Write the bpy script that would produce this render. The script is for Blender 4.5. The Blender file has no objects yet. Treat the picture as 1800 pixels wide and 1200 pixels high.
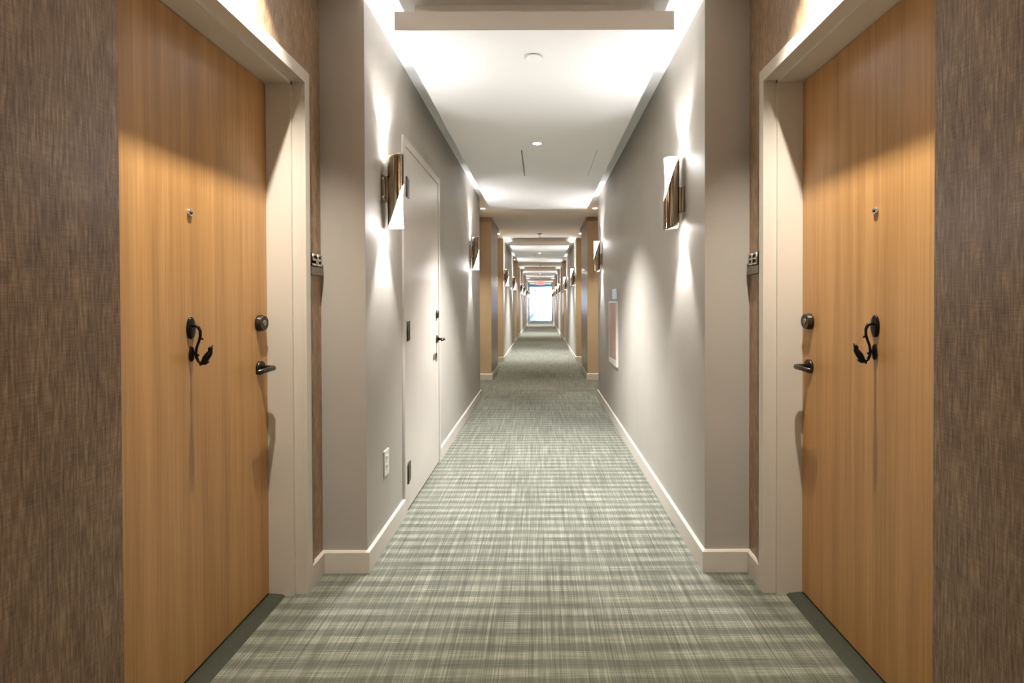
import bpy, math
from mathutils import Vector, Matrix

scene = bpy.context.scene
COL = scene.collection

# ------------------------------------------------------------------ camera
EYE = 1.218
cam_data = bpy.data.cameras.new('camera')
cam = bpy.data.objects.new('camera', cam_data)
COL.objects.link(cam)
cam_data.sensor_width = 36.0
cam_data.lens = 880.0 / 1800.0 * 36.0
PITCH, ROLL = 0.010, -0.003
cam_data.shift_x = -51.0 / 1800.0
cam_data.shift_y = -(66.5 - 880 * PITCH) / 1800.0
cam_data.clip_start = 0.02
cam_data.clip_end = 300.0
cam.matrix_world = (Matrix.Translation((0, 0, EYE)) @ Matrix.Rotation(math.pi / 2 - PITCH, 4, 'X')
                    @ Matrix.Rotation(ROLL, 4, 'Z'))
scene.camera = cam

# ------------------------------------------------------------------ world, exposure
world = bpy.data.worlds.new('daylight')
scene.world = world
world.use_nodes = True
bg = world.node_tree.nodes['Background']
bg.inputs['Color'].default_value = (0.62, 0.80, 1.0, 1)
bg.inputs['Strength'].default_value = 80.0
vs = scene.view_settings
vs.view_transform = 'Standard'
vs.look = 'None'
vs.gamma = 1.0
vs.use_curve_mapping = False
vs.exposure = 0.52

WARM = (1.0, 0.93, 0.82)          # recessed lamps over the doors
SOFT = (0.98, 0.98, 1.0)          # wall lamps
P_DOOR_LAMP = 165.0
P_PANEL_LAMP = 520.0
P_SCONCE_UP = 25.0
P_SCONCE_WIDE = 8.0
P_SCONCE_DOWN = 48.0
E_GLASS = 34.0

# ------------------------------------------------------------------ mesh helper
class MB:
    def __init__(self):
        self.v, self.f, self.s = [], [], []

    def add(self, verts, faces, smooth=False):
        b = len(self.v)
        self.v += [tuple(p) for p in verts]
        self.f += [tuple(b + i for i in q) for q in faces]
        self.s += [smooth] * len(faces)
        return self

    def box(self, x0, x1, y0, y1, z0, z1):
        x0, x1 = sorted((x0, x1)); y0, y1 = sorted((y0, y1)); z0, z1 = sorted((z0, z1))
        v = [(x0, y0, z0), (x1, y0, z0), (x1, y1, z0), (x0, y1, z0), (x0, y0, z1), (x1, y0, z1), (x1, y1, z1), (x0, y1, z1)]
        return self.add(v, [(3, 2, 1, 0), (4, 5, 6, 7), (0, 1, 5, 4), (1, 2, 6, 5), (2, 3, 7, 6), (3, 0, 4, 7)])

    def cbox(self, x0, x1, y0, y1, z0, z1, c):
        """box with chamfered edges"""
        x0, x1 = sorted((x0, x1)); y0, y1 = sorted((y0, y1)); z0, z1 = sorted((z0, z1))
        import bmesh
        bm = bmesh.new()
        bmesh.ops.create_cube(bm, size=1)
        for q in bm.verts:
            q.co = ((x0 + x1) / 2 + q.co.x * (x1 - x0), (y0 + y1) / 2 + q.co.y * (y1 - y0), (z0 + z1) / 2 + q.co.z * (z1 - z0))
        bmesh.ops.bevel(bm, geom=bm.edges[:], offset=c, segments=2, profile=0.6, affect='EDGES')
        bm.verts.index_update()
        self.add([q.co[:] for q in bm.verts], [[q.index for q in f.verts] for f in bm.faces])
        bm.free()
        return self

    def lathe(self, prof, origin, axis, n=24, smooth=True, cap=True):
        """prof: list of (radius, height along axis)"""
        a = Vector(axis).normalized()
        u = a.orthogonal().normalized()
        w = a.cross(u)
        o = Vector(origin)
        v = []
        for r, h in prof:
            for i in range(n):
                t = 2 * math.pi * i / n
                v.append(o + a * h + (u * math.cos(t) + w * math.sin(t)) * r)
        f = []
        for k in range(len(prof) - 1):
            for i in range(n):
                j = (i + 1) % n
                f.append((k * n + i, k * n + j, (k + 1) * n + j, (k + 1) * n + i))
        self.add(v, f, smooth)
        if cap:
            self.add(v[:n], [tuple(reversed(range(n)))])
            self.add(v[-n:], [tuple(range(n))])
        return self

    def sweep(self, pts, radii, n=10, smooth=True):
        pts = [Vector(p) for p in pts]
        ring = []
        nrm = None
        for i, p in enumerate(pts):
            t = (pts[min(i + 1, len(pts) - 1)] - pts[max(i - 1, 0)]).normalized()
            if nrm is None:
                nrm = t.orthogonal().normalized()
            nrm = (nrm - t * nrm.dot(t)).normalized()
            b = t.cross(nrm)
            r = radii[i] if hasattr(radii, '__len__') else radii
            for k in range(n):
                a = 2 * math.pi * k / n
                ring.append(p + (nrm * math.cos(a) + b * math.sin(a)) * r)
        f = []
        for i in range(len(pts) - 1):
            for k in range(n):
                j = (k + 1) % n
                f.append((i * n + k, i * n + j, (i + 1) * n + j, (i + 1) * n + k))
        f.append(tuple(reversed(range(n))))
        f.append(tuple(range((len(pts) - 1) * n, len(pts) * n)))
        return self.add(ring, f, smooth)

    def ellipsoid(self, c, ax, n=14, m=9):
        """ax: three semi-axis vectors"""
        c = Vector(c); A, B, C_ = [Vector(q) for q in ax]
        v, f = [], []
        for i in range(m + 1):
            th = math.pi * i / m
            for k in range(n):
                ph = 2 * math.pi * k / n
                v.append(c + A * math.cos(th) + (B * math.cos(ph) + C_ * math.sin(ph)) * math.sin(th))
        for i in range(m):
            for k in range(n):
                j = (k + 1) % n
                f.append((i * n + k, i * n + j, (i + 1) * n + j, (i + 1) * n + k))
        return self.add(v, f, True)

    def mesh(self, name, mat):
        me = bpy.data.meshes.new(name)
        me.from_pydata(self.v, [], self.f)
        me.polygons.foreach_set('use_smooth', self.s)
        me.materials.append(mat)
        import bmesh
        bm = bmesh.new(); bm.from_mesh(me)
        bmesh.ops.remove_doubles(bm, verts=bm.verts[:], dist=1e-6)
        bmesh.ops.recalc_face_normals(bm, faces=bm.faces[:])
        bm.to_mesh(me); bm.free()
        me.update()
        return me

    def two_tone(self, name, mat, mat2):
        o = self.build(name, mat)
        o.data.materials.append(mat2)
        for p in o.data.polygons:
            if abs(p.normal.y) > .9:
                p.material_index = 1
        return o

    def build(self, name, mat, parent=None):
        o = bpy.data.objects.new(name, self.mesh(name, mat))
        COL.objects.link(o)
        o.parent = parent
        return o


def tag(o, label=None, cat=None, group=None, kind=None):
    for k, val in (('label', label), ('category', cat), ('group', group), ('kind', kind)):
        if val:
            o[k] = val
    return o


def empty(name, loc=(0, 0, 0)):
    o = bpy.data.objects.new(name, None)
    o.empty_display_size = 0.1
    o.location = loc
    COL.objects.link(o)
    return o


def copy_tree(o, parent=None):
    c = o.copy()
    COL.objects.link(c)
    c.parent = parent
    for ch in list(o.children):
        copy_tree(ch, c)
    return c


# ------------------------------------------------------------------ materials
def srgb(r, g, b):
    def f(c):
        c /= 255.0
        return c / 12.92 if c <= 0.04045 else ((c + 0.055) / 1.055) ** 2.4
    return (f(r), f(g), f(b), 1.0)


class NT:
    def __init__(self, name):
        self.m = bpy.data.materials.new(name)
        self.m.use_nodes = True
        self.t = self.m.node_tree
        self.b = self.t.nodes['Principled BSDF']

    def node(self, kind, **kw):
        n = self.t.nodes.new(kind)
        for k, val in kw.items():
            setattr(n, k, val)
        return n

    def link(self, a, b):
        self.t.links.new(a, b)

    def math(self, op, a, b=None, c=None):
        n = self.node('ShaderNodeMath', operation=op)
        for i, q in enumerate((a, b, c)):
            if q is None:
                continue
            if hasattr(q, 'links'):
                self.link(q, n.inputs[i])
            else:
                n.inputs[i].default_value = q
        return n.outputs[0]

    def coords(self):
        tc = self.node('ShaderNodeTexCoord')
        sp = self.node('ShaderNodeSeparateXYZ')
        self.link(tc.outputs['Object'], sp.inputs[0])
        return sp.outputs

    def vec(self, x, y, z):
        n = self.node('ShaderNodeCombineXYZ')
        for i, q in enumerate((x, y, z)):
            if hasattr(q, 'links'):
                self.link(q, n.inputs[i])
            else:
                n.inputs[i].default_value = q
        return n.outputs[0]

    def noise(self, vec, scale=1.0, detail=2.0, rough=0.5):
        n = self.node('ShaderNodeTexNoise')
        n.inputs['Scale'].default_value = scale
        n.inputs['Detail'].default_value = detail
        n.inputs['Roughness'].default_value = rough
        self.link(vec, n.inputs['Vector'])
        return n.outputs['Fac']

    def ramp(self, fac, stops, interp='LINEAR'):
        n = self.node('ShaderNodeValToRGB')
        cr = n.color_ramp
        cr.interpolation = interp
        while len(cr.elements) < len(stops):
            cr.elements.new(0.5)
        for e, (p, c) in zip(cr.elements, stops):
            e.position = p
            e.color = c
        self.link(fac, n.inputs['Fac'])
        return n.outputs['Color']

    def mix(self, fac, a, b, blend='MIX'):
        n = self.node('ShaderNodeMix', data_type='RGBA', blend_type=blend)
        for i, q in ((0, fac), (6, a), (7, b)):
            if hasattr(q, 'links'):
                self.link(q, n.inputs[i])
            else:
                n.inputs[i].default_value = q
        return n.outputs[2]

    def bump(self, h, strength, dist):
        n = self.node('ShaderNodeBump')
        n.inputs['Strength'].default_value = strength
        n.inputs['Distance'].default_value = dist
        self.link(h, n.inputs['Height'])
        self.link(n.outputs['Normal'], self.b.inputs['Normal'])

    def set(self, **kw):
        for k, val in kw.items():
            i = self.b.inputs[k.replace('_', ' ')]
            if hasattr(val, 'links'):
                self.link(val, i)
            else:
                i.default_value = val
        return self


def paint(name, col, rough, tone=0.06, bump=0.15, spec=0.5):
    n = NT(name)
    x, y, z = n.coords()
    v = n.vec(x, y, z)
    big = n.noise(v, 1.7, 3)
    dark = tuple(c * (1 - tone) for c in col[:3]) + (1,)
    lite = tuple(min(1, c * (1 + tone)) for c in col[:3]) + (1,)
    n.set(Base_Color=n.ramp(big, [(0.3, dark), (0.7, lite)]), Roughness=rough, Specular_IOR_Level=spec)
    if bump:
        n.bump(n.noise(v, 260, 2), bump, 0.001)
    return n.m


def plain(name, col, rough, metal=0.0, tone=0.04):
    n = NT(name)
    x, y, z = n.coords()
    f = n.noise(n.vec(x, y, z), 35, 2)
    dark = tuple(c * (1 - tone) for c in col[:3]) + (1,)
    lite = tuple(min(1, c * (1 + tone)) for c in col[:3]) + (1,)
    n.set(Base_Color=n.ramp(f, [(0.3, dark), (0.7, lite)]), Roughness=rough, Metallic=metal)
    return n.m


def glow(name, col, strength, base=(0.8, 0.8, 0.8, 1)):
    n = NT(name)
    n.set(Base_Color=base, Roughness=0.4, Emission_Color=col, Emission_Strength=strength)
    return n.m


def wood_mat():
    n = NT('honey_wood_veneer')
    x, y, z = n.coords()
    leaf = n.math('FLOOR', n.math('DIVIDE', n.math('ADD', y, 40.0), 0.115))
    wn = n.node('ShaderNodeTexWhiteNoise', noise_dimensions='1D')
    n.link(leaf, wn.inputs['W'])
    off = n.math('MULTIPLY', wn.outputs['Value'], 7.0)
    zz = n.math('ADD', z, off)
    fine = n.noise(n.vec(x, n.math('MULTIPLY', y, 150.0), n.math('MULTIPLY', zz, 2.2)), 1.0, 3, 0.6)
    wide = n.noise(n.vec(x, n.math('MULTIPLY', y, 22.0), n.math('MULTIPLY', zz, 0.55)), 1.0, 3, 0.55)
    f = n.math('ADD', n.math('MULTIPLY', fine, 0.42), n.math('MULTIPLY', wide, 0.58))
    c = n.ramp(f, [(0.30, srgb(148, 108, 62)), (0.50, srgb(170, 127, 77)), (0.70, srgb(187, 146, 95))])
    tone = n.math('ADD', n.math('MULTIPLY', wn.outputs['Value'], 0.10), 0.95)
    c2 = n.mix(1.0, c, n.vec(tone, tone, tone), 'MULTIPLY')
    n.set(Base_Color=c2, Roughness=0.34, Specular_IOR_Level=0.45)
    n.bump(fine, 0.08, 0.0006)
    return n.m


def wallpaper_mat():
    n = NT('brown_woven_wallcovering')
    x, y, z = n.coords()
    h = n.math('ADD', x, y)
    up = n.noise(n.vec(n.math('MULTIPLY', h, 240.0), n.math('MULTIPLY', z, 18.0), 0.0), 1.0, 3, 0.6)
    ac = n.noise(n.vec(n.math('MULTIPLY', h, 30.0), n.math('MULTIPLY', z, 420.0), 3.0), 1.0, 2, 0.6)
    cloud = n.noise(n.vec(n.math('MULTIPLY', h, 24.0), n.math('MULTIPLY', z, 5.0), 9.0), 1.0, 2, 0.5)
    f = n.math('ADD', n.math('ADD', n.math('MULTIPLY', up, 0.60), n.math('MULTIPLY', ac, 0.20)), n.math('MULTIPLY', cloud, 0.20))
    c = n.ramp(f, [(0.34, srgb(100, 78, 59)), (0.50, srgb(146, 120, 94)), (0.66, srgb(190, 164, 134))])
    n.set(Base_Color=c, Roughness=0.36, Specular_IOR_Level=0.5)
    n.bump(f, 0.3, 0.0012)
    return n.m


def carpet_mat():
    n = NT('grey_green_woven_carpet')
    x, y, z = n.coords()
    wob = n.noise(n.vec(n.math('MULTIPLY', x, 1.3), n.math('MULTIPLY', y, 0.4), 1.0), 1.0, 1)
    ph = n.math('MULTIPLY', n.math('ADD', y, n.math('MULTIPLY', wob, 0.02)), 2 * math.pi / 0.0815)
    band = n.math('SINE', ph)
    sharp = n.math('MINIMUM', n.math('MAXIMUM', n.math('MULTIPLY', band, 1.7), -1.0), 1.0)
    amp = n.noise(n.vec(n.math('MULTIPLY', x, 5.0), n.math('MULTIPLY', y, 9.0), 5.0), 1.0, 2)
    warp = n.noise(n.vec(n.math('MULTIPLY', x, 170.0), n.math('MULTIPLY', y, 3.0), 0.0), 1.0, 2, 0.6)
    warp2 = n.noise(n.vec(n.math('MULTIPLY', x, 42.0), n.math('MULTIPLY', y, 1.6), 7.0), 1.0, 2, 0.6)
    weft = n.noise(n.vec(n.math('MULTIPLY', x, 5.0), n.math('MULTIPLY', y, 260.0), 2.0), 1.0, 2, 0.6)
    fuzz = n.noise(n.vec(x, y, z), 520.0, 2, 0.7)
    f = n.math('MULTIPLY', n.math('MULTIPLY', sharp, amp), 0.155)
    f = n.math('ADD', f, n.math('MULTIPLY', n.math('SUBTRACT', warp, 0.5), 0.66))
    f = n.math('ADD', f, n.math('MULTIPLY', n.math('SUBTRACT', warp2, 0.5), 0.38))
    f = n.math('ADD', f, n.math('MULTIPLY', n.math('SUBTRACT', weft, 0.5), 0.46))
    f = n.math('ADD', f, n.math('MULTIPLY', n.math('SUBTRACT', fuzz, 0.5), 0.35))
    f = n.math('ADD', f, 0.5)
    c = n.ramp(f, [(0.12, srgb(56, 58, 51)), (0.5, srgb(104, 106, 94)), (0.88, srgb(166, 166, 150))])
    hue = n.noise(n.vec(n.math('MULTIPLY', x, 6.0), n.math('MULTIPLY', y, 5.0), 11.0), 1.0, 2)
    c = n.mix(n.math('MULTIPLY', hue, 0.25), c, srgb(150, 138, 124), 'SOFT_LIGHT')
    n.set(Base_Color=c, Roughness=0.95, Specular_IOR_Level=0.1, Sheen_Weight=0.12, Sheen_Roughness=0.5)
    n.bump(f, 0.6, 0.003)
    return n.m


M_PAINT = paint('taupe_wall_paint', srgb(172, 166, 156), 0.55, spec=0.32)
M_DARKPAINT = wallpaper_mat()
M_WALLPAPER = M_DARKPAINT
M_WHITE = paint('white_ceiling_paint', srgb(232, 231, 228), 0.75, 0.02)
M_PANEL = paint('white_panel_paint', srgb(234, 233, 230), 0.6, 0.015)
M_TRIM = paint('greige_trim_enamel', srgb(206, 198, 186), 0.38, 0.03, 0.05)
M_CREAM = paint('cream_door_enamel', srgb(200, 192, 181), 0.22, 0.03, 0.03)
M_WOOD = wood_mat()
M_CARPET = carpet_mat()
M_THRESH = plain('dark_bronze_threshold', srgb(62, 65, 54), 0.5, 0.3)
M_BRONZE = plain('polished_bronze', srgb(160, 144, 124), 0.12, 1.0)
M_DARKMETAL = plain('dark_bronze_hardware', srgb(70, 64, 58), 0.28, 0.9)
M_BLACKIRON = plain('black_cast_iron', srgb(34, 30, 28), 0.3, 0.8)
M_CHROME = plain('chrome', srgb(215, 215, 215), 0.1, 1.0)
M_SILVER = plain('polished_nickel_numbers', srgb(225, 220, 210), 0.25, 1.0)
M_PLATE = plain('brushed_grey_plate', srgb(130, 122, 108), 0.4, 0.7)
M_GREYPL = plain('grey_label', srgb(120, 112, 103), 0.5)
M_WHITEPL = plain('white_plastic', srgb(228, 224, 216), 0.35)
M_DARK = plain('dark_slot', srgb(30, 28, 26), 0.7)
M_PINK = plain('dusty_red_panel', srgb(200, 160, 150), 0.35)
M_BLUESIGN = plain('pale_blue_sign', srgb(205, 222, 245), 0.4)
M_GLASS = glow('lit_opal_glass', (0.99, 0.98, 0.98, 1), E_GLASS)
M_LENS = glow('lit_lens', (1.0, 0.94, 0.84, 1), 22.0)
M_EXITRED = glow('lit_red_letters', (1.0, 0.10, 0.06, 1), 3.0, (0.7, 0.05, 0.03, 1))
M_FRAME = plain('white_window_frame', srgb(215, 220, 226), 0.4)
M_BLUEWALL = paint('pale_blue_wall_paint', srgb(150, 172, 200), 0.5)
M_TAN = paint('tan_return_faces', srgb(190, 166, 130), 0.5)  # tan tone for the end faces of piers and farther wall stretches


def pane_mat():
    n = NT('window_glass')
    t = n.node('ShaderNodeBsdfTransparent')
    g = n.node('ShaderNodeBsdfGlossy')
    g.inputs['Roughness'].default_value = 0.03
    fr = n.node('ShaderNodeFresnel')
    mx = n.node('ShaderNodeMixShader')
    n.link(fr.outputs[0], mx.inputs[0])
    n.link(t.outputs[0], mx.inputs[1])
    n.link(g.outputs[0], mx.inputs[2])
    n.link(mx.outputs[0], n.t.nodes['Material Output'].inputs['Surface'])
    return n.m


M_PANE = pane_mat()

# ------------------------------------------------------------------ layout (metres, camera at y = 0)
CX = -0.026
HW = 0.768          # half width of the corridor
AW = 0.970          # half width at the door alcoves
DW = 1.111          # half width at the door faces
ZC = 2.595          # ceiling
OUT = 1.32
PANELS = [(2.268, 6.50), (10.55, 14.80), (18.85, 23.10), (27.15, 31.40)]
BROWNS = [(-0.30, 0.945), (8.00, 9.20), (16.30, 17.50), (24.60, 25.80), (32.90, 34.10)]
ALC = [(0.945, 2.268), (6.50, 8.00), (9.20, 10.55), (14.80, 16.30), (17.50, 18.85), (23.10, 24.60), (25.80, 27.15), (31.40, 32.90), (34.10, 35.45)]
BACK = -4.2
END0, END1, ZE = 36.0, 64.0, 2.95
D0, D1 = 1.165, 2.080      # door leaf of the near alcove
DH = 2.130


def sx(s, half):
    return CX + s * half


# ------------------------------------------------------------------ floor and carpet
floor = MB().box(CX - OUT - .2, CX + OUT + .2, BACK - .2, END1 + .3, -0.15, -0.008).build('floor', M_DARK)
tag(floor, 'subfloor slab under the whole corridor', 'floor', kind='structure')
cuts = [BACK - .1, 2.285, 6.5, 10.55, 18.85, 27.15, 36.0, END1 + .1]
for a, b in zip(cuts[:-1], cuts[1:]):
    MB().box(CX - OUT, CX + OUT, a + .0012, b - .0012, -0.008, 0.0).build('carpet_piece', M_CARPET, floor)

# ------------------------------------------------------------------ ceiling
c = MB().box(CX - OUT - .2, CX + OUT + .2, BACK - .2, END0, ZC, ZC + .45)
tag(c.build('ceiling', M_WHITE), 'white upper ceiling of the corridor behind the floating panels', 'ceiling', kind='structure')

# ------------------------------------------------------------------ walls
for s, side in ((-1, 'left'), (1, 'right')):
    for k, (a, b) in enumerate(PANELS):
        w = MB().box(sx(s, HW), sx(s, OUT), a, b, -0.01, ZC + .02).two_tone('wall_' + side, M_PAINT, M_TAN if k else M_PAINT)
        tag(w, ['nearest', 'second', 'third', 'farthest'][k] + ' taupe painted wall stretch on the %s, with sconces' % side, 'wall', kind='structure')
    for k, (a, b) in enumerate(BROWNS):
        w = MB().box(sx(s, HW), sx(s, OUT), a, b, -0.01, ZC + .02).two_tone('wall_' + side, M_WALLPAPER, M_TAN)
        tag(w, ['nearest', 'second', 'third', 'fourth', 'farthest'][k] + ' brown woven wallcovering pier on the %s' % side, 'wall', kind='structure')
        if k:
            p = 0.022
            t = MB().box(sx(s, HW - p), sx(s, AW), a - p, b + p, ZC - .062, ZC - .012).box(sx(s, HW - p * .5), sx(s, AW), a - p * .5, b + p * .5, ZC - .014, ZC)
            tag(t.build('trim_%d' % (k * 2 + (s > 0)), M_WALLPAPER), 'crown moulding on the %s brown pier at %s' % (['', 'second', 'third', 'fourth', 'farthest'][k], side), 'moulding', kind='structure')
    for k, (a, b) in enumerate(ALC):
        m = MB()
        if k == 0:   # opening for the door
            o0, o1, oh = D0 - .03, D1 + .03, DH + .03
            m.box(sx(s, AW), sx(s, OUT), a, o0, -0.01, ZC + .02)
            m.box(sx(s, AW), sx(s, OUT), o1, b, -0.01, ZC + .02)
            m.box(sx(s, AW), sx(s, OUT), o0, o1, oh, ZC + .02)
            m.box(sx(s, DW + .09), sx(s, OUT), o0, o1, -0.01, oh)
        else:
            m.box(sx(s, AW), sx(s, OUT), a, b, -0.01, ZC + .02)
        tag(m.build('wall_' + side, M_DARKPAINT), 'brown back wall of the %s door alcove on the %s' % (['first', 'second', 'third', 'fourth', 'fifth', 'sixth', 'seventh', 'eighth', 'ninth'][k], side), 'wall', kind='structure')
    # behind the camera
    m = MB().box(sx(s, AW), sx(s, OUT), -1.65, -0.30, -0.01, ZC + .02).box(sx(s, HW), sx(s, OUT), BACK, -1.65, -0.01, ZC + .02)
    tag(m.build('wall_' + side, M_PAINT), 'taupe corridor wall continuing behind the viewer on the %s' % side, 'wall', kind='structure')
tag(MB().box(CX - OUT, CX + OUT, BACK - .2, BACK, -0.01, ZC + .02).build('wall_back', M_PAINT), 'taupe wall closing the corridor behind the viewer', 'wall', kind='structure')

# far end of the corridor: daylight lobby
m = MB().box(CX - OUT, CX + OUT, END0 - .2, END0, 2.42, ZE + .3)
m.box(sx(-1, HW), sx(-1, OUT), 35.45, END0, -.01, ZC + .02).box(sx(1, HW), sx(1, OUT), 35.45, END0, -.01, ZC + .02)
tag(m.build('wall_lobby', M_BLUEWALL), 'pale wall and header framing the bright far end of the corridor', 'wall', kind='structure')
tag(MB().box(CX - OUT, CX + OUT, END0, END1 + .3, ZE, ZE + .3).build('ceiling', M_WHITE), 'white ceiling of the daylit far lobby', 'ceiling', kind='structure')
tag(MB().box(sx(1, AW), sx(1, OUT), END0, END1 + .3, -.01, ZE + .02).build('wall_right', M_BLUEWALL), 'pale right wall of the daylit far lobby', 'wall', kind='structure')
m = MB().box(CX + .02, sx(1, AW), END1, END1 + .2, -.01, 2.70).box(CX - OUT, sx(1, AW), END1, END1 + .2, 2.70, ZE + .02).box(CX - OUT, CX + .02, END1, END1 + .2, -.01, .12)
tag(m.build('wall_end', M_BLUEWALL), 'pale blue end wall beside the bright far window', 'wall', kind='structure')
tag(MB().box(sx(-1, AW), sx(-1, OUT), END0, END1 + .2, -.01, .12).box(sx(-1, AW), sx(-1, OUT), END0, END1 + .2, 2.75, ZE + .02).build('wall_left', M_BLUEWALL), 'low sill and header around the lobby windows on the left', 'wall', kind='structure')


def window(name, label, p0, p1, z0, z1, nx):
    """frame, mullions and panes between two ground points"""
    root = tag(empty(name, (p0[0], p0[1], z0)), label, 'window', kind='structure')
    L = math.hypot(p1[0] - p0[0], p1[1] - p0[1])
    root.rotation_euler.z = math.atan2(p1[1] - p0[1], p1[0] - p0[0])
    h = z1 - z0
    f = MB().box(0, L, -.05, .05, 0, .06).box(0, L, -.05, .05, h - .06, h).box(0, .06, -.05, .05, .06, h - .06).box(L - .06, L, -.05, .05, .06, h - .06)
    f.build('window_frame', M_FRAME, root)
    for i in range(nx):
        a, b = L * i / nx, L * (i + 1) / nx
        if i:
            MB().box(a - .03, a + .03, -.045, .045, .06, h - .06).build('mullion', M_FRAME, root)
        MB().box(a + .03, b - .03, -.004, .004, .06, h - .06).build('pane', M_PANE, root)
    return root


window('window_1', 'bright overexposed window at the far end of the corridor', (CX - AW, END1 + .1), (CX + .02, END1 + .1), .12, 2.70, 1)
window('window_2', 'long row of lobby windows on the far left', (sx(-1, AW + .1), END0 + .02), (sx(-1, AW + .1), END1), .12, 2.75, 9)

# ------------------------------------------------------------------ baseboards
def baseboard(name, pts, side, label, h=0.100, t=0.014):
    """pts: floor polyline along the wall; side +1: board to the left of travel"""
    P = [Vector((p[0], p[1])) for p in pts]
    def nrm(a, b):
        d = (b - a).normalized()
        return Vector((-d.y, d.x)) * side
    N = []
    for i in range(len(P)):
        ns = []
        if i > 0: ns.append(nrm(P[i - 1], P[i]))
        if i < len(P) - 1: ns.append(nrm(P[i], P[i + 1]))
        N.append(ns[0] if len(ns) == 1 else (ns[0] + ns[1]) / (1 + ns[0].dot(ns[1])))
    prof = [(-.004, 0), (t, 0), (t, h - .007), (t - .006, h), (-.004, h)]
    v = []
    for p, n in zip(P, N):
        for o, z in prof:
            q = p + n * o
            v.append((q.x, q.y, z))
    k = len(prof)
    f = []
    for i in range(len(P) - 1):
        for j in range(k):
            jj = (j + 1) % k
            f.append((i * k + j, i * k + jj, (i + 1) * k + jj, (i + 1) * k + j))
    f.append(tuple(range(k)))
    f.append(tuple(range((len(P) - 1) * k, len(P) * k)))
    return tag(MB().add(v, f).build(name, M_TRIM), label, 'baseboard', kind='structure')


SV0, SV1 = 2.862, 3.885      # service door frame on the left wall


def corridor_path(s, y0, y1):
    pts = [(sx(s, HW), y0)]
    for (a, b) in sorted(PANELS + BROWNS):
        if b <= y0 or a >= y1:
            continue
        if a > y0:
            pts += [(sx(s, AW), a), (sx(s, HW), a)]
        if b < y1:
            pts += [(sx(s, HW), b), (sx(s, AW), b)]
    pts.append((sx(s, HW), y1))
    return pts


CAS1 = D1 + .052            # outer edge of the far casing
baseboard('baseboard_left', [(sx(-1, AW), CAS1), (sx(-1, AW), 2.268), (sx(-1, HW), 2.268), (sx(-1, HW), SV0)], -1,
          'greige baseboard wrapping the left corner up to the service door')
baseboard('baseboard_left', corridor_path(-1, SV1, END0 - .02), -1, 'greige baseboard running on from the service door along the left')
baseboard('baseboard_right', [(sx(1, AW), CAS1), (sx(1, AW), 2.268)] + corridor_path(1, 2.268, END0 - .02)[0:], 1,
          'greige baseboard wrapping the right corner and running down the corridor')
for s, side in ((-1, 'left'), (1, 'right')):
    baseboard('baseboard_' + side, [(sx(s, HW), -0.28), (sx(s, HW), 0.945), (sx(s, AW), 0.945), (sx(s, AW), D0 - .052)], s if s < 0 else 1,
              'greige baseboard at the foot of the nearest brown pier on the ' + side)

# ------------------------------------------------------------------ apartment doors
def knocker_parts(s, door, yk):
    """S-shaped iron knocker with a small bird, standing off the door face; p = distance from the face"""
    def pt(p, z, dy=0.0):
        return (sx(s, DW - p), yk + dy, z)
    kn = MB()
    prof = [(0.0, .0), (1.0, .0), (1.0, .5), (.85, .8), (.5, 1.0), (.0, 1.08)]
    # back plate: long oval dome
    n, v, f = 28, [], []
    for r, h in prof:
        for i in range(n):
            a = 2 * math.pi * i / n
            v.append(pt(h * .009, 1.142 + .036 * r * math.sin(a), .019 * r * math.cos(a)))
    for k in range(len(prof) - 1):
        for i in range(n):
            j = (i + 1) % n
            f.append((k * n + i, k * n + j, (k + 1) * n + j, (k + 1) * n + i))
    root = MB().add(v, f, True).build('door_knocker', M_BLACKIRON, door)
    root['label'] = 'black iron bird door knocker'
    ctrl = [(.004, 1.150), (.016, 1.1505), (.026, 1.145), (.032, 1.132), (.032, 1.116), (.027, 1.098), (.020, 1.080), (.0175, 1.062),
            (.019, 1.047), (.025, 1.034), (.036, 1.0265), (.047, 1.028), (.055, 1.035)]
    pts = []
    for i in range(len(ctrl) - 1):
        for t in (0, .5):
            pts.append(pt(ctrl[i][0] * (1 - t) + ctrl[i + 1][0] * t, ctrl[i][1] * (1 - t) + ctrl[i + 1][1] * t))
    pts.append(pt(*ctrl[-1]))
    rad = [.0062 - .0022 * math.sin(math.pi * i / (len(pts) - 1)) for i in range(len(pts))]
    MB().sweep(pts, rad, 10).build('knocker_arm', M_BLACKIRON, root)
    lf = MB()
    for (p0, z0, p1, z1, dy) in ((.030, 1.108, .040, 1.104, .003), (.021, 1.050, .031, 1.056, -.003), (.033, 1.027, .027, 1.018, .004)):
        lf.sweep([pt(p0, z0), pt((p0 + p1) / 2, (z0 + z1) / 2 + .002, dy), pt(p1, z1, dy)], [.003, .0042, .001], 8)
    lf.build('twig_leaves', M_BLACKIRON, root)
    # bird perched on the end of the arm
    b = MB()
    ax = Vector((-s * .016, 0, .022))
    b.ellipsoid(pt(.053, 1.049), [ax, Vector((s * .0085, 0, .0062)), Vector((0, .010, 0))])
    b.ellipsoid(pt(.0640, 1.0745), [Vector((-s * .002, 0, .0085)), Vector((.0075, 0, 0)), Vector((0, .0075, 0))])
    b.sweep([pt(.064, 1.078), pt(.070, 1.083), pt(.073, 1.087)], [.004, .0022, .0005], 8)
    b.sweep([pt(.046, 1.040), pt(.036, 1.030), pt(.030, 1.022)], [.007, .005, .003], 8)
    b.build('bird', M_BLACKIRON, root)
    st = MB()
    st.ellipsoid(pt(.004, 1.058), [Vector((0, 0, .026)), Vector((0, .011, 0)), Vector((.007, 0, 0))])
    st.sweep([pt(.006, 1.060), pt(.016, 1.060)], [.006, .005], 10)
    st.build('striker', M_BLACKIRON, root)


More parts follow.
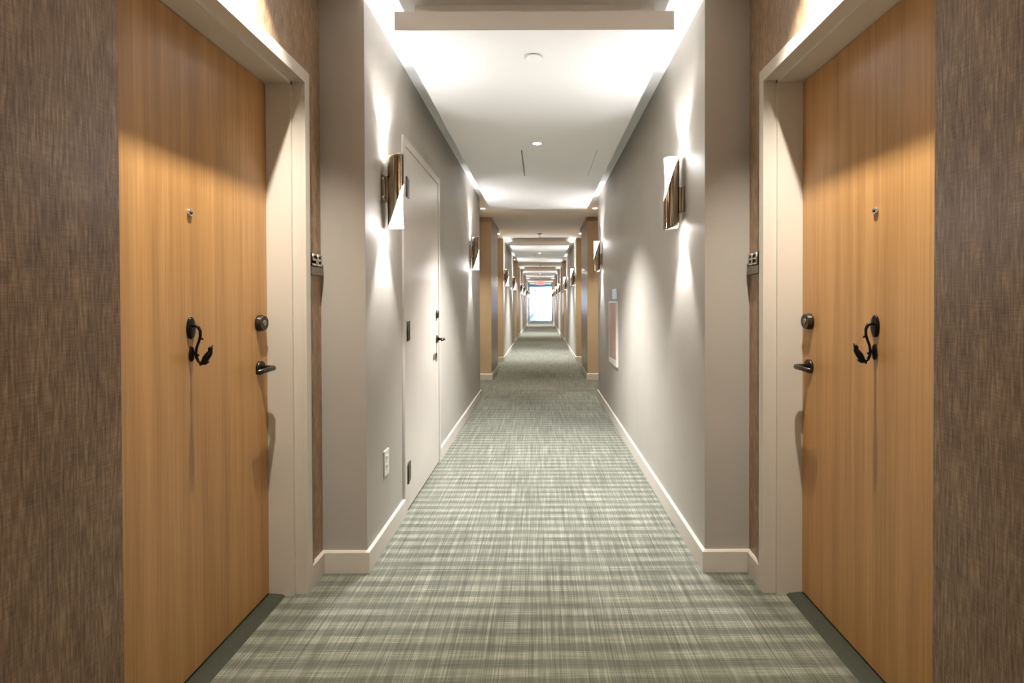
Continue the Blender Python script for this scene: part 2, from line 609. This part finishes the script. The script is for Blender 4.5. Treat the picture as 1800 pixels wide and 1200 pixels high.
def apartment_door(idx, s, side):
    yk = (D0 + D1) / 2
    door = tag(empty('door_%d' % idx, (0, 0, 0)), 'honey wood apartment door with black bird knocker on the ' + side, 'door', kind='structure')
    MB().cbox(sx(s, DW), sx(s, DW + .045), D0 + .003, D1 - .003, .018, DH - .003, .0015).build('leaf', M_WOOD, door)
    knocker_parts(s, door, yk)
    ax = (-s, 0, 0)
    px = sx(s, DW)
    ph = MB().lathe([(.0115, -.002), (.0115, .004), (.0095, .007), (.0065, .0075), (.0060, .005)], (px, yk, 1.515), ax, 20).build('peephole', M_CHROME, door)
    MB().lathe([(.006, 0), (.005, .0025), (.002, .004)], (px - s * .005, yk, 1.515), ax, 16).build('lens', M_DARK, ph)
    yb = D1 - .060
    db = MB().lathe([(.033, -.001), (.033, .007), (.0295, .020), (.0285, .0215), (.020, .0215)], (px, yb, 1.143), ax, 28, False).build('deadbolt', M_DARKMETAL, door)
    MB().lathe([(.012, 0), (.012, .002), (.010, .0028)], (px - s * .021, yb, 1.143), ax, 18).build('keyhole_cylinder', M_PLATE, db)
    hd = MB().lathe([(.0285, -.001), (.0285, .007), (.026, .010)], (px, yb, .962), ax, 28).build('lever_handle', M_DARKMETAL, door)
    q = px - s * .062
    pts = [(px - s * .006, yb, .962), (px - s * .045, yb, .962), (px - s * .056, yb - .003, .962), (q, yb - .014, .962), (q, yb - .06, .961), (q, yb - .122, .960)]
    MB().sweep(pts, [.0105, .0100, .0102, .0102, .0098, .0090], 14).build('lever', M_DARKMETAL, hd)
    MB().lathe([(.004, 0), (.004, .003)], (px - s * .009, yb + .016, .945), ax, 10).build('screw', M_CHROME, hd)
    # frame: casing, rebate, stop
    fr = tag(empty('trim_%d' % (20 + idx), (0, 0, 0)), 'greige metal frame around the wood door on the ' + side, 'door frame', kind='structure')
    cw, cp = .052, .016          # casing width and projection from the wall
    xin, xo = sx(s, AW - cp), sx(s, AW + .0)
    xs = sx(s, 1.008)            # where the stop begins
    for y0, y1 in ((D1, D1 + cw), (D0 - cw, D0)):
        far = y0 == D1
        m = MB().cbox(xin, sx(s, AW + .002), y0 + (.012 if far else 0), y1 - (0 if far else .012), 0, DH + .012, .0012)
        m.build('casing', M_TRIM, fr)
        yy = (D1 - .001, D1 + .03) if far else (D0 - .03, D0 + .001)
        yr = (D1 + .012, D1 + .03) if far else (D0 - .03, D0 - .012)
        MB().box(sx(s, AW + .0015), xs, yr[0] + .0003, yr[1], 0, DH + .012).box(xs, sx(s, DW + .08), yy[0], yy[1], 0, DH).build('jamb', M_TRIM, fr)
    MB().cbox(xin, sx(s, AW + .002), D0 - cw, D1 + cw, DH + .012, DH + .012 + cw, .0012).build('casing', M_TRIM, fr)
    MB().box(sx(s, AW + .0015), xs, D0 - .012, D1 + .012, DH + .0123, DH + .03).box(xs, sx(s, DW + .08), D0 - .001, D1 + .001, DH - .001, DH + .03).build('head', M_TRIM, fr)
    # threshold
    th = MB()
    x0, x1 = sx(s, DW - .066), sx(s, DW + .05)
    prof = [(x0, 0), (x0 + s * .012, .008), (sx(s, DW - .02), .0115), (x1, .0125), (x1, 0)]
    v = [(p, D0, z) for p, z in prof] + [(p, D1, z) for p, z in prof]
    k = len(prof)
    th.add(v, [(i, (i + 1) % k, k + (i + 1) % k, k + i) for i in range(k)] + [tuple(range(k)), tuple(range(k, 2 * k))])
    tag(th.build('trim_%d' % (30 + idx), M_THRESH), 'dark metal threshold under the wood door on the ' + side, 'threshold', kind='structure')


apartment_door(1, -1, 'left')
apartment_door(2, 1, 'right')

# door number signs
SEG = {0: 'abcdef', 1: 'bc', 2: 'abged', 3: 'abgcd', 4: 'fgbc', 5: 'afgcd', 6: 'afgedc', 7: 'abc', 8: 'abcdefg', 9: 'abcdfg'}


def number_sign(s, digits, side):
    yc = (CAS1 + 2.268) / 2 + .002
    root = tag(empty('number_sign', (sx(s, AW), yc, 1.345)), 'shiny raised door number above a small grey bar beside the %s door' % side, 'sign')
    def X(p): return -s * p
    MB().cbox(X(0), X(.016), -.055, .055, 0, .036, .003).build('bar', M_PLATE, root)
    MB().cbox(X(0), X(.004), -.055, .055, .036, .098, .001).build('backing_plate', M_DARKMETAL, root)
    w, h, r = .034, .044, .0052
    for i, d in enumerate(digits):
        u0 = (i - len(digits) / 2) * .046 + .006
        def P(u, z):
            return (X(.012), (u0 + u) * (1 if s < 0 else -1), .045 + z)
        L = {'a': [(0, h), (w, h)], 'b': [(w, h), (w, h / 2)], 'c': [(w, h / 2), (w, 0)], 'd': [(0, 0), (w, 0)], 'e': [(0, 0), (0, h / 2)], 'f': [(0, h / 2), (0, h)], 'g': [(0, h / 2), (w, h / 2)]}
        m = MB()
        for q in SEG[d]:
            (a, b), (c_, e) = L[q]
            m.sweep([P(a, b), P(c_, e)], r, 8)
        for (a, b) in {p for q in SEG[d] for p in L[q]}:
            m.ellipsoid(P(a, b), [Vector((r, 0, 0)), Vector((0, r, 0)), Vector((0, 0, r))], 8, 6)
        m.build('digit', M_SILVER, root)
    return root


number_sign(-1, (5, 8), 'left')
number_sign(1, (8, 3), 'right')

# ------------------------------------------------------------------ service door on the left wall
def service_door(idx, y0, label, flabel):
    x = sx(-1, HW)
    y1 = y0 + .915
    fr = tag(empty('trim_%d' % (40 + idx), (x, y0, 0)), flabel, 'door frame', kind='structure')
    def bx(p0, p1, a, b, z0, z1): return MB().cbox(p0, p1, a, b, z0, z1, .001)
    bx(-.02, .013, -.052, -.003, 0, DH + .003).build('casing', M_CREAM, fr)
    bx(-.02, .013, .918, .970, 0, DH + .003).build('casing', M_CREAM, fr)
    bx(-.02, .013, -.052, .970, DH + .003, DH + .055).build('casing', M_CREAM, fr)
    dr = tag(empty('door_%d' % (2 + idx), (x, y0, 0)), label, 'door', kind='structure')
    bx(-.02, .009, 0, .915, .012, DH).build('leaf', M_CREAM, dr)
    for z in (.226, 1.060, 1.90):
        h = MB().cbox(.008, .0125, .004, .075, z - .057, z + .057, .001).lathe([(.0065, -.058), (.0065, .058)], (.0145, -.001, z), (0, 0, 1), 12)
        h.build('hinge', M_DARKMETAL, dr)
    yb = .845
    MB().lathe([(.030, 0), (.030, .006), (.026, .014), (.02, .015)], (.009, yb, 1.140), (1, 0, 0), 24).build('deadbolt', M_DARKMETAL, dr)
    ro = MB().lathe([(.028, 0), (.028, .007), (.025, .010)], (.009, yb, .955), (1, 0, 0), 24).build('lever_handle', M_DARKMETAL, dr)
    MB().sweep([(.012, yb, .955), (.055, yb, .955), (.066, yb - .006, .955), (.069, yb - .02, .955), (.069, yb - .115, .955)], [.010, .0095, .0095, .0095, .0085], 12).build('lever', M_DARKMETAL, ro)
    MB().cbox(.008, .011, .800, .862, .790, .850, .001).build('label_plate', M_GREYPL, dr)
    return dr


service_door(1, 2.915, 'cream flush metal service door with dark hinges on the left wall', 'thin cream frame around the near service door on the left wall')
service_door(2, 28.5, 'distant pale service door far down the left wall', 'pale frame of the distant service door on the left wall')

# ------------------------------------------------------------------ outlet and extinguisher cabinet
o = tag(empty('power_outlet', (sx(-1, HW), 2.545, .412)), 'white outlet plate low on the left wall near the corner', 'outlet')
pl = MB().cbox(-.002, .0065, -.038, .038, -.064, .064, .002).build('cover_plate', M_WHITEPL, o)
for z in (-.022, .022):
    r = MB().cbox(.004, .0085, -.017, .017, z - .0155, z + .0155, .001).build('receptacle', M_WHITEPL, o)
    MB().box(.008, .0088, -.008, -.0055, z - .004, z + .007).box(.008, .0088, .0055, .008, z - .004, z + .007).build('slots', M_DARK, r)

cab = tag(empty('extinguisher_cabinet', (sx(1, HW), 5.08, .60)), 'recessed cabinet with white rim and dusty pink door on the right wall', 'cabinet')
W2, H2 = .27, .64
fw = .035
rim = MB()
rim.cbox(-.020, .01, -W2, -W2 + fw, 0, H2, .004).cbox(-.020, .01, W2 - fw, W2, 0, H2, .004)
rim.cbox(-.020, .01, -W2 + fw, W2 - fw, 0, fw + .02, .004).cbox(-.020, .01, -W2 + fw, W2 - fw, H2 - fw * .6, H2, .004)
rim.build('rim', M_WHITEPL, cab)
MB().cbox(-.010, .01, -W2 + fw + .004, W2 - fw - .004, fw + .026, H2 - fw * .6 - .004, .002).build('cabinet_door', M_PINK, cab)
MB().sweep([(-.010, W2 - .07, .30), (-.024, W2 - .07, .305), (-.024, W2 - .07, .375), (-.010, W2 - .07, .38)], .005, 8).build('pull_handle', M_WHITEPL, cab)
sg = tag(empty('wall_sign', (sx(1, HW), 5.02, 1.262)), 'small pale blue sign just above the pink cabinet', 'sign')
MB().cbox(-.008, .002, -.14, .14, 0, .1, .002).build('plate', M_BLUESIGN, sg)
MB().box(-.0088, -.007, -.13, .13, .046, .050).build('divider_line', M_WHITEPL, sg)

# ------------------------------------------------------------------ floating ceiling panels
PB, PT = 2.440, 2.524
PH = 0.625
ORD = ['nearest', 'second nearest', 'third', 'farthest']
for k, (a, b) in enumerate(PANELS):
    a2, b2 = a - .018, b - .02
    root = tag(empty('ceiling_panel', (CX, a2, PB)), ORD[k] + ' white floating ceiling panel hung below the ceiling', 'ceiling panel', 'floating ceiling panels', 'structure')
    L = b2 - a2
    m = MB()
    if k < 2:   # hatch opening
        hx0, hx1, hy0, hy1 = -.130, .480, 1.75, 2.55
        m.box(-PH, PH, 0, hy0, 0, PT - PB).box(-PH, PH, hy1, L, 0, PT - PB).box(-PH, hx0, hy0, hy1, 0, PT - PB).box(hx1, PH, hy0, hy1, 0, PT - PB)
        m.build('slab', M_PANEL, root)
        g = .008
        MB().box(hx0 + g, hx1 - g * .4, hy0 + .0004, hy1 - .0004, .0005, .02).build('access_hatch', M_PANEL, root)
        MB().box(hx0, hx1, hy0, hy1, .03, PT - PB).build('hatch_backing', M_DARK, root)
    else:
        m.box(-PH, PH, 0, L, 0, PT - PB).build('slab', M_PANEL, root)
    MB().box(-PH + .073, PH - .073, .073, L - .073, PT - PB, ZC - PB + .005).build('spacer', M_PANEL, root)


def spot(name, loc, direction, power, angle, blend, color, radius, parent):
    d = bpy.data.lights.new(name, 'SPOT')
    d.energy = power
    d.spot_size = math.radians(angle)
    d.spot_blend = blend
    d.color = color
    d.shadow_soft_size = radius
    o = bpy.data.objects.new(name, d)
    COL.objects.link(o)
    o.parent = parent
    o.location = loc
    o.rotation_euler = Vector(direction).to_track_quat('-Z', 'Y').to_euler()
    return o


def make_downlight(power, color, r, angle, blend, tilt=0.0):
    root = empty('recessed_downlight')
    MB().lathe([(r * .78, .004), (r * .80, -.004), (r, -.0045), (r * 1.06, -.001), (r * 1.06, .002)], (0, 0, 0), (0, 0, 1), 28, True, False).build('trim_ring', M_WHITEPL, root)
    MB().lathe([(r * .79, -.0005), (r * .79, .0005)], (0, 0, 0), (0, 0, 1), 28).build('lens', M_LENS, root)
    spot('lamp', (0, 0, -.012), (tilt, 0, -1), power, angle, blend, color, .014, root)
    return root


DX = .812
proto = make_downlight(P_DOOR_LAMP, WARM, .045, 84, 1.0, .17)
first = True
names = ['first', 'second', 'third', 'fourth', 'fifth', 'sixth', 'seventh', 'eighth', 'ninth']
for k, (a, b) in enumerate([(-1.65, -.30)] + ALC):
    for s, side in ((-1, 'left'), (1, 'right')):
        o = proto if first else copy_tree(proto)
        first = False
        yc = (D0 + D1) / 2 if k == 1 else (a + b) / 2
        o.location = (sx(s, DX), yc, ZC)
        o.rotation_euler.z = 0 if s > 0 else math.pi
        lab = 'small recessed lamp in the ceiling of the %s door alcove, %s side' % (names[k - 1], side) if k else 'recessed ceiling lamp in the alcove behind the viewer, %s side' % side
        tag(o, lab, 'downlight', 'recessed lamps over the door alcoves')

proto = make_downlight(P_PANEL_LAMP, SOFT, .042, 92, 1.0)
cover = MB().lathe([(.040, .001), (.0405, -.004), (.0385, -.0052)], (0, 0, 0), (0, 0, 1), 32, True).mesh('sprinkler_cover', M_PANEL)
for k, (a, b) in enumerate(PANELS):
    o = proto if k == 0 else copy_tree(proto)
    o.location = (CX, a + 1.56, PB)
    tag(o, 'lit round lamp in the middle of the %s ceiling panel' % ORD[k], 'downlight', 'lamps in the ceiling panels')
    for yy, w in ((a + .225, 'near'), (b - .32, 'far')):
        if k > 1:
            continue
        q = bpy.data.objects.new('sprinkler_cover', cover)
        COL.objects.link(q)
        q.location = (CX - .005, yy, PB - .004)
        tag(q, 'round white sprinkler cover at the %s end of the %s ceiling panel' % (w, ORD[k]), 'sprinkler cover', 'sprinkler covers in the ceiling panels')


def make_sprinkler():
    root = empty('sprinkler')
    MB().lathe([(.050, .0), (.050, -.004), (.040, -.010), (.014, -.012)], (0, 0, 0), (0, 0, 1), 24).build('escutcheon', M_PLATE, root)
    MB().lathe([(.012, -.010), (.012, -.024), (.008, -.028)], (0, 0, 0), (0, 0, 1), 14).build('body', M_CHROME, root)
    fr = MB()
    for q in (-1, 1):
        fr.sweep([(q * .009, 0, -.026), (q * .015, 0, -.038), (q * .010, 0, -.052), (0, 0, -.060)], .003, 8)
    fr.build('yoke', M_CHROME, root)
    MB().lathe([(.022, -.060), (.022, -.0625), (.006, -.064)], (0, 0, 0), (0, 0, 1), 18).build('deflector', M_CHROME, root)
    return root


sp = make_sprinkler()
for i, k in enumerate((2, 4, 6)):
    o = sp if i == 0 else copy_tree(sp)
    o.location = (CX + .005, sum(ALC[k]) / 2, ZC)
    tag(o, 'hanging sprinkler head in the ceiling of the %s door alcove' % names[k], 'sprinkler', 'sprinkler heads')

# ------------------------------------------------------------------ wall lamps
SH = 0.372


def make_sconce(flip):
    """local: z up from the tube's lower end, +x towards the corridor, wall at x = 0; flip = glass shows at the bottom"""
    root = empty('wall_sconce')
    ax_x = .064
    R = .0405
    n, rows = 40, 26
    v, f = [], []
    for i in range(n):
        ph = 2 * math.pi * i / n
        u = (1 + math.cos(ph)) / 2
        top = SH - .60 * SH * u ** 1.6
        bot = .07 * SH * (1 - u) ** 1.6
        for j in range(rows + 1):
            z = bot + (top - bot) * j / rows
            if flip:
                z = SH - z
            v.append((ax_x + R * math.cos(ph), R * math.sin(ph), z))
    # thin tube with an inner wall
    nv = len(v)
    v += [(ax_x + (x - ax_x) * .955, y * .955, z) for x, y, z in v]
    w = rows + 1
    for i in range(n):
        k = (i + 1) % n
        for j in range(rows):
            f.append((i * w + j, k * w + j, k * w + j + 1, i * w + j + 1))
            f.append((nv + i * w + j, nv + i * w + j + 1, nv + k * w + j + 1, nv + k * w + j))
        f.append((i * w, nv + i * w, nv + k * w, k * w))
        f.append((i * w + rows, k * w + rows, nv + k * w + rows, nv + i * w + rows))
    MB().add(v, f, True).build('shade', M_BRONZE, root)
    # opal glass tube, flared at the open end
    prof = []
    for j in range(15):
        t = j / 14
        r = .0325 + .0050 * max(0, (t - .62) / .38) ** 2
        prof.append((r, .012 + (SH - .014) * t))
    prof += [(r - .002, h) for r, h in reversed(prof)]
    if flip:
        prof = [(r, SH - h) for r, h in prof]
    MB().lathe(prof + [prof[0]], (ax_x, 0, 0), (0, 0, 1), 32, True, False).build('glass_tube', M_GLASS, root)
    # wall bracket
    zc = SH * .42 if not flip else SH * .53
    br = MB().cbox(0, .016, -.030, .030, zc - .066, zc + .066, .003).cbox(.014, .030, -.018, .018, zc - .062, zc + .062, .003)
    br = br.build('bracket', M_BRONZE, root)
    for dz in (-.046, .046):
        MB().lathe([(.008, 0), (.008, .006), (.005, .010), (.001, .011)], (.010, -.029, zc + dz), (0, -1, 0), 14).build('screw', M_CHROME, br)
    # lamps inside the tube
    spot('lamp_up', (ax_x, 0, SH - .07), (-.02, 0, 1), P_SCONCE_UP, 66, .35, SOFT, .008, root)
    spot('lamp_up_wide', (ax_x, 0, SH - .0175), (.55, 0, 1), P_SCONCE_WIDE, 118, .3, SOFT, .005, root)
    spot('lamp_down', (ax_x, 0, .07), (-.02, 0, -1), P_SCONCE_DOWN, 68, .75, SOFT, .008, root)
    return root


scL, scR = make_sconce(True), make_sconce(False)
usedL = usedR = False
for k, (a, b) in enumerate(PANELS):
    for j in range(2):
        nth = ['first', 'second', 'third', 'fourth', 'fifth', 'sixth', 'seventh', 'eighth', 'ninth', 'tenth'][2 * k + j]
        yl = a + (.262, 3.36)[j]
        o = copy_tree(scL) if usedL else scL
        usedL = True
        o.location = (sx(-1, HW), yl, 1.600)
        tag(o, '%s bronze tube wall lamp along the left wall, glass glowing at its bottom' % nth, 'wall lamp', 'bronze tube wall lamps')
        yr = a + (.335, 3.80)[j]
        o = copy_tree(scR) if usedR else scR
        usedR = True
        o.location = (sx(1, HW), yr, 1.598)
        o.rotation_euler.z = math.pi
        tag(o, '%s bronze tube wall lamp along the right wall, glass glowing at its top' % nth, 'wall lamp', 'bronze tube wall lamps')

# the corridor goes on behind the viewer: its nearest pair of wall lamps and panel lamp
for src, s, side in ((scL, -1, 'left'), (scR, 1, 'right')):
    o = copy_tree(src)
    o.location = (sx(s, HW), -2.0, 1.6)
    tag(o, 'bronze tube wall lamp behind the viewer on the %s wall' % side, 'wall lamp', 'bronze tube wall lamps')

# ------------------------------------------------------------------ exit sign
ex = tag(empty('exit_sign', (CX + .005, 27.55, 2.24)), 'white exit sign with red letters hanging from a far ceiling panel', 'exit sign')
MB().cbox(-.22, .22, -.03, .03, 0, .155, .006).build('housing', M_WHITEPL, ex)
MB().cbox(-.10, .10, -.04, .04, .185, .20, .004).sweep([(0, 0, .15), (0, 0, .19)], .012, 10).build('canopy', M_WHITEPL, ex)
LET = {'E': [(0, 0, 0, 1), (0, 1, .6, 1), (0, .5, .5, .5), (0, 0, .6, 0)], 'X': [(0, 0, .6, 1), (0, 1, .6, 0)],
       'I': [(.3, 0, .3, 1)], 'T': [(0, 1, .6, 1), (.3, 0, .3, 1)]}
for i, ch in enumerate('EXIT'):
    m = MB()
    for (u0, w0, u1, w1) in LET[ch]:
        p0 = Vector((-.165 + i * .092 + u0 * .11, -.032, .03 + w0 * .095))
        p1 = Vector((-.165 + i * .092 + u1 * .11, -.032, .03 + w1 * .095))
        m.sweep([p0, p1], .008, 6)
    m.build('letter', M_EXITRED, ex)
